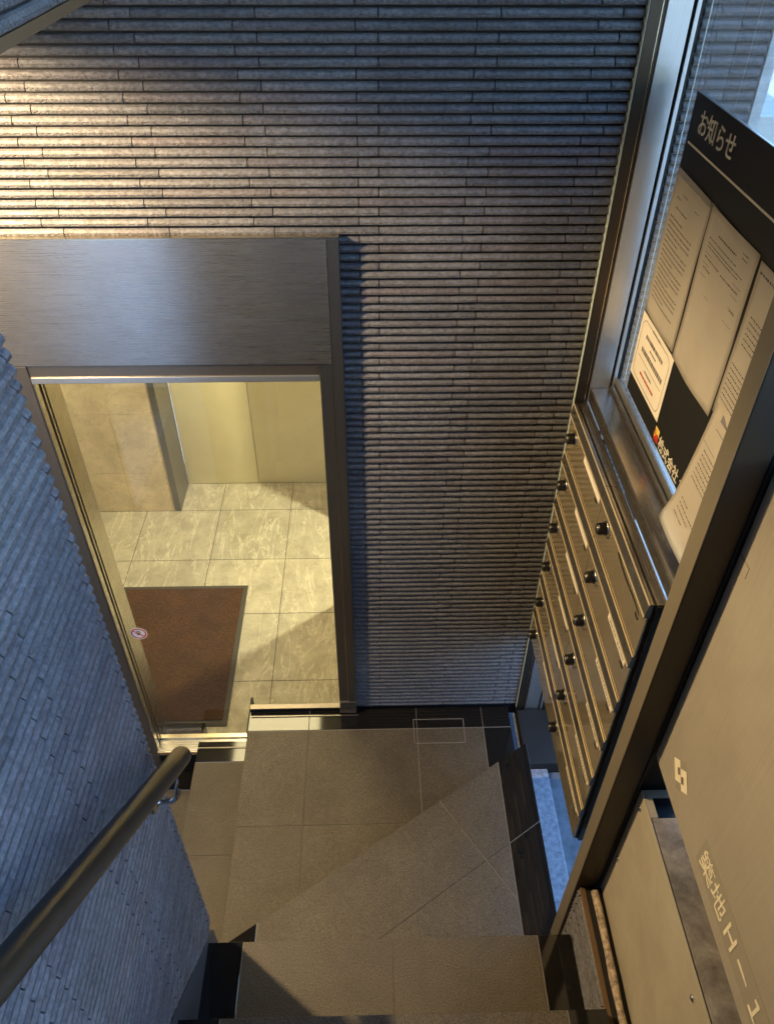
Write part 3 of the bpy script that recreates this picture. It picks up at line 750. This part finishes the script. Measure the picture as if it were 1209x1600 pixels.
for c, (y0, y1) in enumerate(((YM + .001, YE), (YN, YM - .001))):
    for r in range(6):
        zt = ZT - r * ph; zb = zt - ph
        d = box('mailbox_door', M['mailbox'], MX, MX + .004, y0, y1, zb + .0012, zt - .039, MB, bev=.0007)
        # slanted hood over the letter slot
        hd = plank('slot_flap', M['steel'], [(MX + .006, zt - .0012), (MX - .0015, zt - .0012), (MX - .0055, zt - .033), (MX - .0040, zt - .0375), (MX + .006, zt - .0375)], y0, y1, d)
        bmx = bmesh.new(); add_box(bmx, MX - .0068, MX - .0048, y0, y1, zt - .0356, zt - .0328); bm_obj('flap_edge', bmx, M['edge_highlight'], d)
        bmx = bmesh.new(); add_box(bmx, MX - .0030, MX - .0008, y0, y1, zt - .0034, zt - .0010); bm_obj('flap_top_edge', bmx, M['edge_highlight'], d)
        ky, kz = y1 - .072, zt - .062
        tube('knob_ring', M['chrome'], [(MX, ky, kz), (MX - .006, ky, kz), (MX - .0075, ky, kz)], [.0185, .0185, .0165], d, seg=24)
        tube('dial_knob', M['blackplastic'], [(MX - .007, ky, kz), (MX - .022, ky, kz), (MX - .026, ky, kz)], [.0150, .0142, .0120], d, seg=12)
        tube('dial_face', M['steel'], [(MX - .0258, ky, kz), (MX - .0272, ky, kz)], [.0105, .0095], d, seg=12)
        tl = (.16, .135, .145, .12, .14, .13)[r]
        if c == 0 or r > 0:
            te = y0 + .016 + (.01 if r % 2 else 0)
            box('name_label', M['paper'], MX - .0010, MX - .0002, te, te + tl, zt - .066, zt - .049, d, bev=0)
            if c == 1:
                prints_rows = bmesh.new(); rnd = random.Random(r)
                y = te + tl - .01
                while y > te + .01:
                    wv = rnd.uniform(.002, .006)
                    v = [prints_rows.verts.new((MX - .0013, yy, zz)) for yy, zz in ((y, zt - .053), (y - wv, zt - .053), (y - wv, zt - .061), (y, zt - .061))]
                    prints_rows.faces.new(v); y -= wv + rnd.uniform(.002, .005)
                tag(bm_obj('name_text', prints_rows, M['print'], d), kind='stuff')
        box('lock_slot', M['rubber'], MX - .0008, MX - .0001, y0 + .030, y0 + .050, zt - .080, zt - .073, d, bev=0)
        box('rivet', M['chrome'], MX - .004, MX - .001, y0 + .004, y0 + .009, zt - .043, zt - .039, d, bev=.001)
# black slot left open on the top near door
bm = bmesh.new()
pts = [(1.176, -1.138), (1.164, -1.132), (1.13, -1.139), (1.09, -1.140), (1.05, -1.138), (1.012, -1.140), (1.000, -1.147), (1.03, -1.143), (1.07, -1.1445), (1.11, -1.147), (1.15, -1.143)]
bm.faces.new([bm.verts.new((MX - .0006, y, z)) for y, z in pts]); bm_obj('black_tape_residue', bm, M['rubber'], MB)

# ---- post, curb, pipe, cabinet, sign -----------------------------------------------
po = thing('steel_post', 'dark bronze steel post standing between the mailboxes and the brushed sign', 'post')
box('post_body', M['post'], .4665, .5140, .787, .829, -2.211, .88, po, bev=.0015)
box('post_lit_side', M['post_lit'], .4655, .4664, .7885, .8275, -2.211, .88, po, bev=0)
box('post_gasket', M['rubber'], .5142, .5175, .790, .829, -1.849, .88, po, bev=0)
box('post_flange', M['rubber'], .5178, .5235, .788, .829, -1.849, .88, po)
box('gap_shade_strip', M['post'], .5236, .62, .792, .8285, -2.20, .88, po)  # dark strip added to keep daylight out of the gap beside the sign
cw = thing('tiled_kerb_wall', 'low ribbed tile kerb wall beside the stairs at the lower right', 'wall')
box('kerb_core', M['grout'], .4835, .524, -1.6, .784, -2.25, -1.8520, cw, bev=0)
print('kerb tiles', tile_rows(cw, M, -1.852, -2.20, lambda z: [(-.786, 1.6)], lambda k: (-.05 if k % 2 else -.09), visible=lambda p, it: p.y > .3, rotz=-math.pi / 2, origin=(.4835, 0), seed=8))
box('kerb_cap', M['brown_trim'], .4740, .4865, -1.6, .786, -1.8515, -1.8470, cw, bev=.001)
box('kerb_channel', M['rubber'], .4870, .5240, -1.6, .784, -1.8515, -1.8490, cw, bev=0)
pp = thing('rusty_pipe', 'thin rusty pipe lying on the kerb under the grey cabinet', 'pipe')
pts = [(.5045 + .0012 * math.sin(i * 1.3), .772 - i * .06, -1.8385 + .0006 * math.cos(i * 2.1)) for i in range(34)]
tube('pipe', M['rust'], pts, [.0085 + .0009 * math.sin(i * 2.7) for i in range(34)], pp, seg=14)
tag(box('sky_block_wall', M['dark_plaster'], .69, .74, -.1, .786, -2.2, -.60, bev=0), kind='structure')  # unseen wall added to keep outdoor light off the cabinet top
gc = thing('metal_cabinet', 'beige painted metal cover box with small screws under the sign', 'cabinet')
box('front_panel', M['cabinet'], .5245, .5275, -.1, .786, -1.905, -1.4150, gc, bev=.0012)
box('top_panel', M['zinc'], .5300, .66, -.1, .728, -1.4200, -1.4160, gc, bev=.0008)
box('top_flange', M['cabinet'], .5280, .5420, .7285, .786, -1.4200, -1.4150, gc, bev=.0008)
box('back_flange', M['cabinet'], .5280, .66, .770, .786, -1.4200, -1.4152, gc, bev=.0008)
box('hole_fill', M['hole_shade'], .5285, .66, -.1, .769, -1.90, -1.4450, gc, bev=0)  # dark fill painting the shade seen through the notch
for (y, z) in ((.765, -1.448), (.768, -1.668), (.765, -1.876), (.435, -1.458)):
    s = tube('screw', M['chrome'], [(.5246, y, z), (.5222, y, z), (.5212, y, z)], [.0062, .0058, .0038], gc, seg=12)
sg = thing('wall_sign', 'large brushed metal sign plate with cream emblem and building number on the right', 'sign')
box('plate', M['sign'], .5245, .5285, .12, .786, -1.2900, -.60, sg, bev=.0008)
box('sky_block', M['grout'], .5290, .68, .12, .780, -1.2850, -.605, sg, bev=0)  # box added behind the plate to shade the zinc top from the sky
bm = bmesh.new(); bm.faces.new([bm.verts.new((.5241, y, z)) for y, z in [(0.7359, -1.213), (0.7163, -1.1917), (0.6996, -1.1735), (0.6876, -1.1819), (0.6603, -1.2113), (0.6789, -1.2315), (0.6964, -1.2492), (0.7081, -1.2412)]]); bm_obj('emblem_ground', bm, M['sign_band'], sg)
box('number_band', M['sign_band'], .5240, .5243, .125, .5800, -1.2600, -1.1960, sg, bev=0)
# interlocked square emblem
for nm_, pl_, x_, mt_ in (('emblem', [(0.7335, -1.2101), (0.7152, -1.1915), (0.7065, -1.2018), (0.698, -1.2115), (0.6964, -1.2113), (0.689, -1.2212), (0.7064, -1.2382)], .5236, 'sign_cream'), ('emblem', [(0.7065, -1.2018), (0.688, -1.1834), (0.6615, -1.211), (0.6799, -1.2298), (0.689, -1.2212), (0.6964, -1.2113), (0.698, -1.2115)], .5236, 'sign_cream'),
                          ('emblem_hole', [(0.7138, -1.2098), (0.7061, -1.2011), (0.6982, -1.2104), (0.7052, -1.2185)], .5232, 'emblem_hole'), ('emblem_hole', [(0.696, -1.2109), (0.6889, -1.2019), (0.6804, -1.2123), (0.6881, -1.2196)], .5232, 'emblem_hole')):
    bm = bmesh.new(); bm.faces.new([bm.verts.new((x_, y, z)) for y, z in pl_]); bm_obj(nm_, bm, M[mt_], sg)
for ch_, y_, sz_t, bo in (('築', .5715, .0500, 0), ('地', .5215, .0500, 0), ('Ｈ', .4690, .0480, .0006), ('－', .4210, .0480, .0006), ('１', .3730, .0480, .0006), ('２', .3250, .0480, .0006)):
    text('number_character', ch_, sz_t, M['sign_cream'], (.5238, y_, -1.2472), sg, bold=bo)
bm = bmesh.new()
for a in ((.752, .783, -.766, -.7645), (.752, .753, -.785, -.766)): add_box(bm, .5238, .5243, a[0], a[1], a[2], a[3])
bm_obj('tape_mark', bm, M['film'], sg)

# ---- handrail ------------------------------------------------------------------------
hr = thing('handrail', 'round brown handrail running down the left wall with a steel bracket', 'handrail')
def rz(y): return -1.283 - (y - .800) * .895
HX = -.357
pts = [(HX, y, rz(y)) for y in (-.9, .0, .3, .6, .793)] + [(HX, .799, rz(.799)), (HX, .802, rz(.802))]
tube('rail', M['rail'], pts, [.0190] * 5 + [.0183, .0165], hr, seg=36)
for yb in (.742, -.15):
    z = rz(yb)
    P = [(HX, yb, z - .016), (HX, yb, z - .050), (HX - .001, yb, z - .080), (HX - .006, yb, z - .096), (HX - .016, yb, z - .108), (HX - .032, yb, z - .112), (-.411, yb, z - .112)]
    b = tube('bracket', M['rod'], P, .0060, hr, seg=14)
    tube('rosette', M['rod'], [(-.412, yb, z - .112), (-.404, yb, z - .112), (-.402, yb, z - .112)], [.022, .022, .018], b, seg=24)
    box('saddle', M['rod'], HX - .010, HX + .010, yb - .03, yb + .03, z - .0215, z - .0175, b, bev=.001).rotation_euler = (0, 0, 0)

# ---- outdoors beyond the right side -----------------------------------------------------
og = box('outdoor_ground', M['pave_out'], -60, 60, -60, 60, -3.45, -3.30, bev=0); tag(og, kind='structure')
oc = thing('stone_kerb', 'pale stone kerb strip lit blue outside beneath the mailboxes', 'kerb')
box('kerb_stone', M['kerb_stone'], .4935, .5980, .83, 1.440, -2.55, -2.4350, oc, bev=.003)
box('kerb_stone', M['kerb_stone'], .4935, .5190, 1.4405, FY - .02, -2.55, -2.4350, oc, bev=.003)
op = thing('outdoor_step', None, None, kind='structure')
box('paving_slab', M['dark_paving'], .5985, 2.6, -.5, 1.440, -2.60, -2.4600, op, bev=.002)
box('door_threshold', M['rubber'], .5225, .70, 1.4420, JY - .01, -2.55, -2.405, op, bev=.002)

# unseen pale wall, added to give the header panel and glass something to reflect
nh = thing('reflection_wall', 'unseen pale wall added outside the side passage for reflections', 'wall')
box('wall_face', M['white_wall'], -3.0, -2.8, -6, 3, -3.3, .6, nh, bev=0)

sp = box('street_bounce_slab', M['stone_out'], .56, 7, -6, .08, -1.70, -1.50, bev=0); tag(sp, kind='structure')  # unseen pale slab added to bounce skylight onto the left wall

yd = box('yard_reflector', M['stone_out'], -7, -.40, -9, -1.62, -3.1, -2.90, bev=0); tag(yd, kind='structure')  # unseen pale slab added as a bright reflection for the header panel
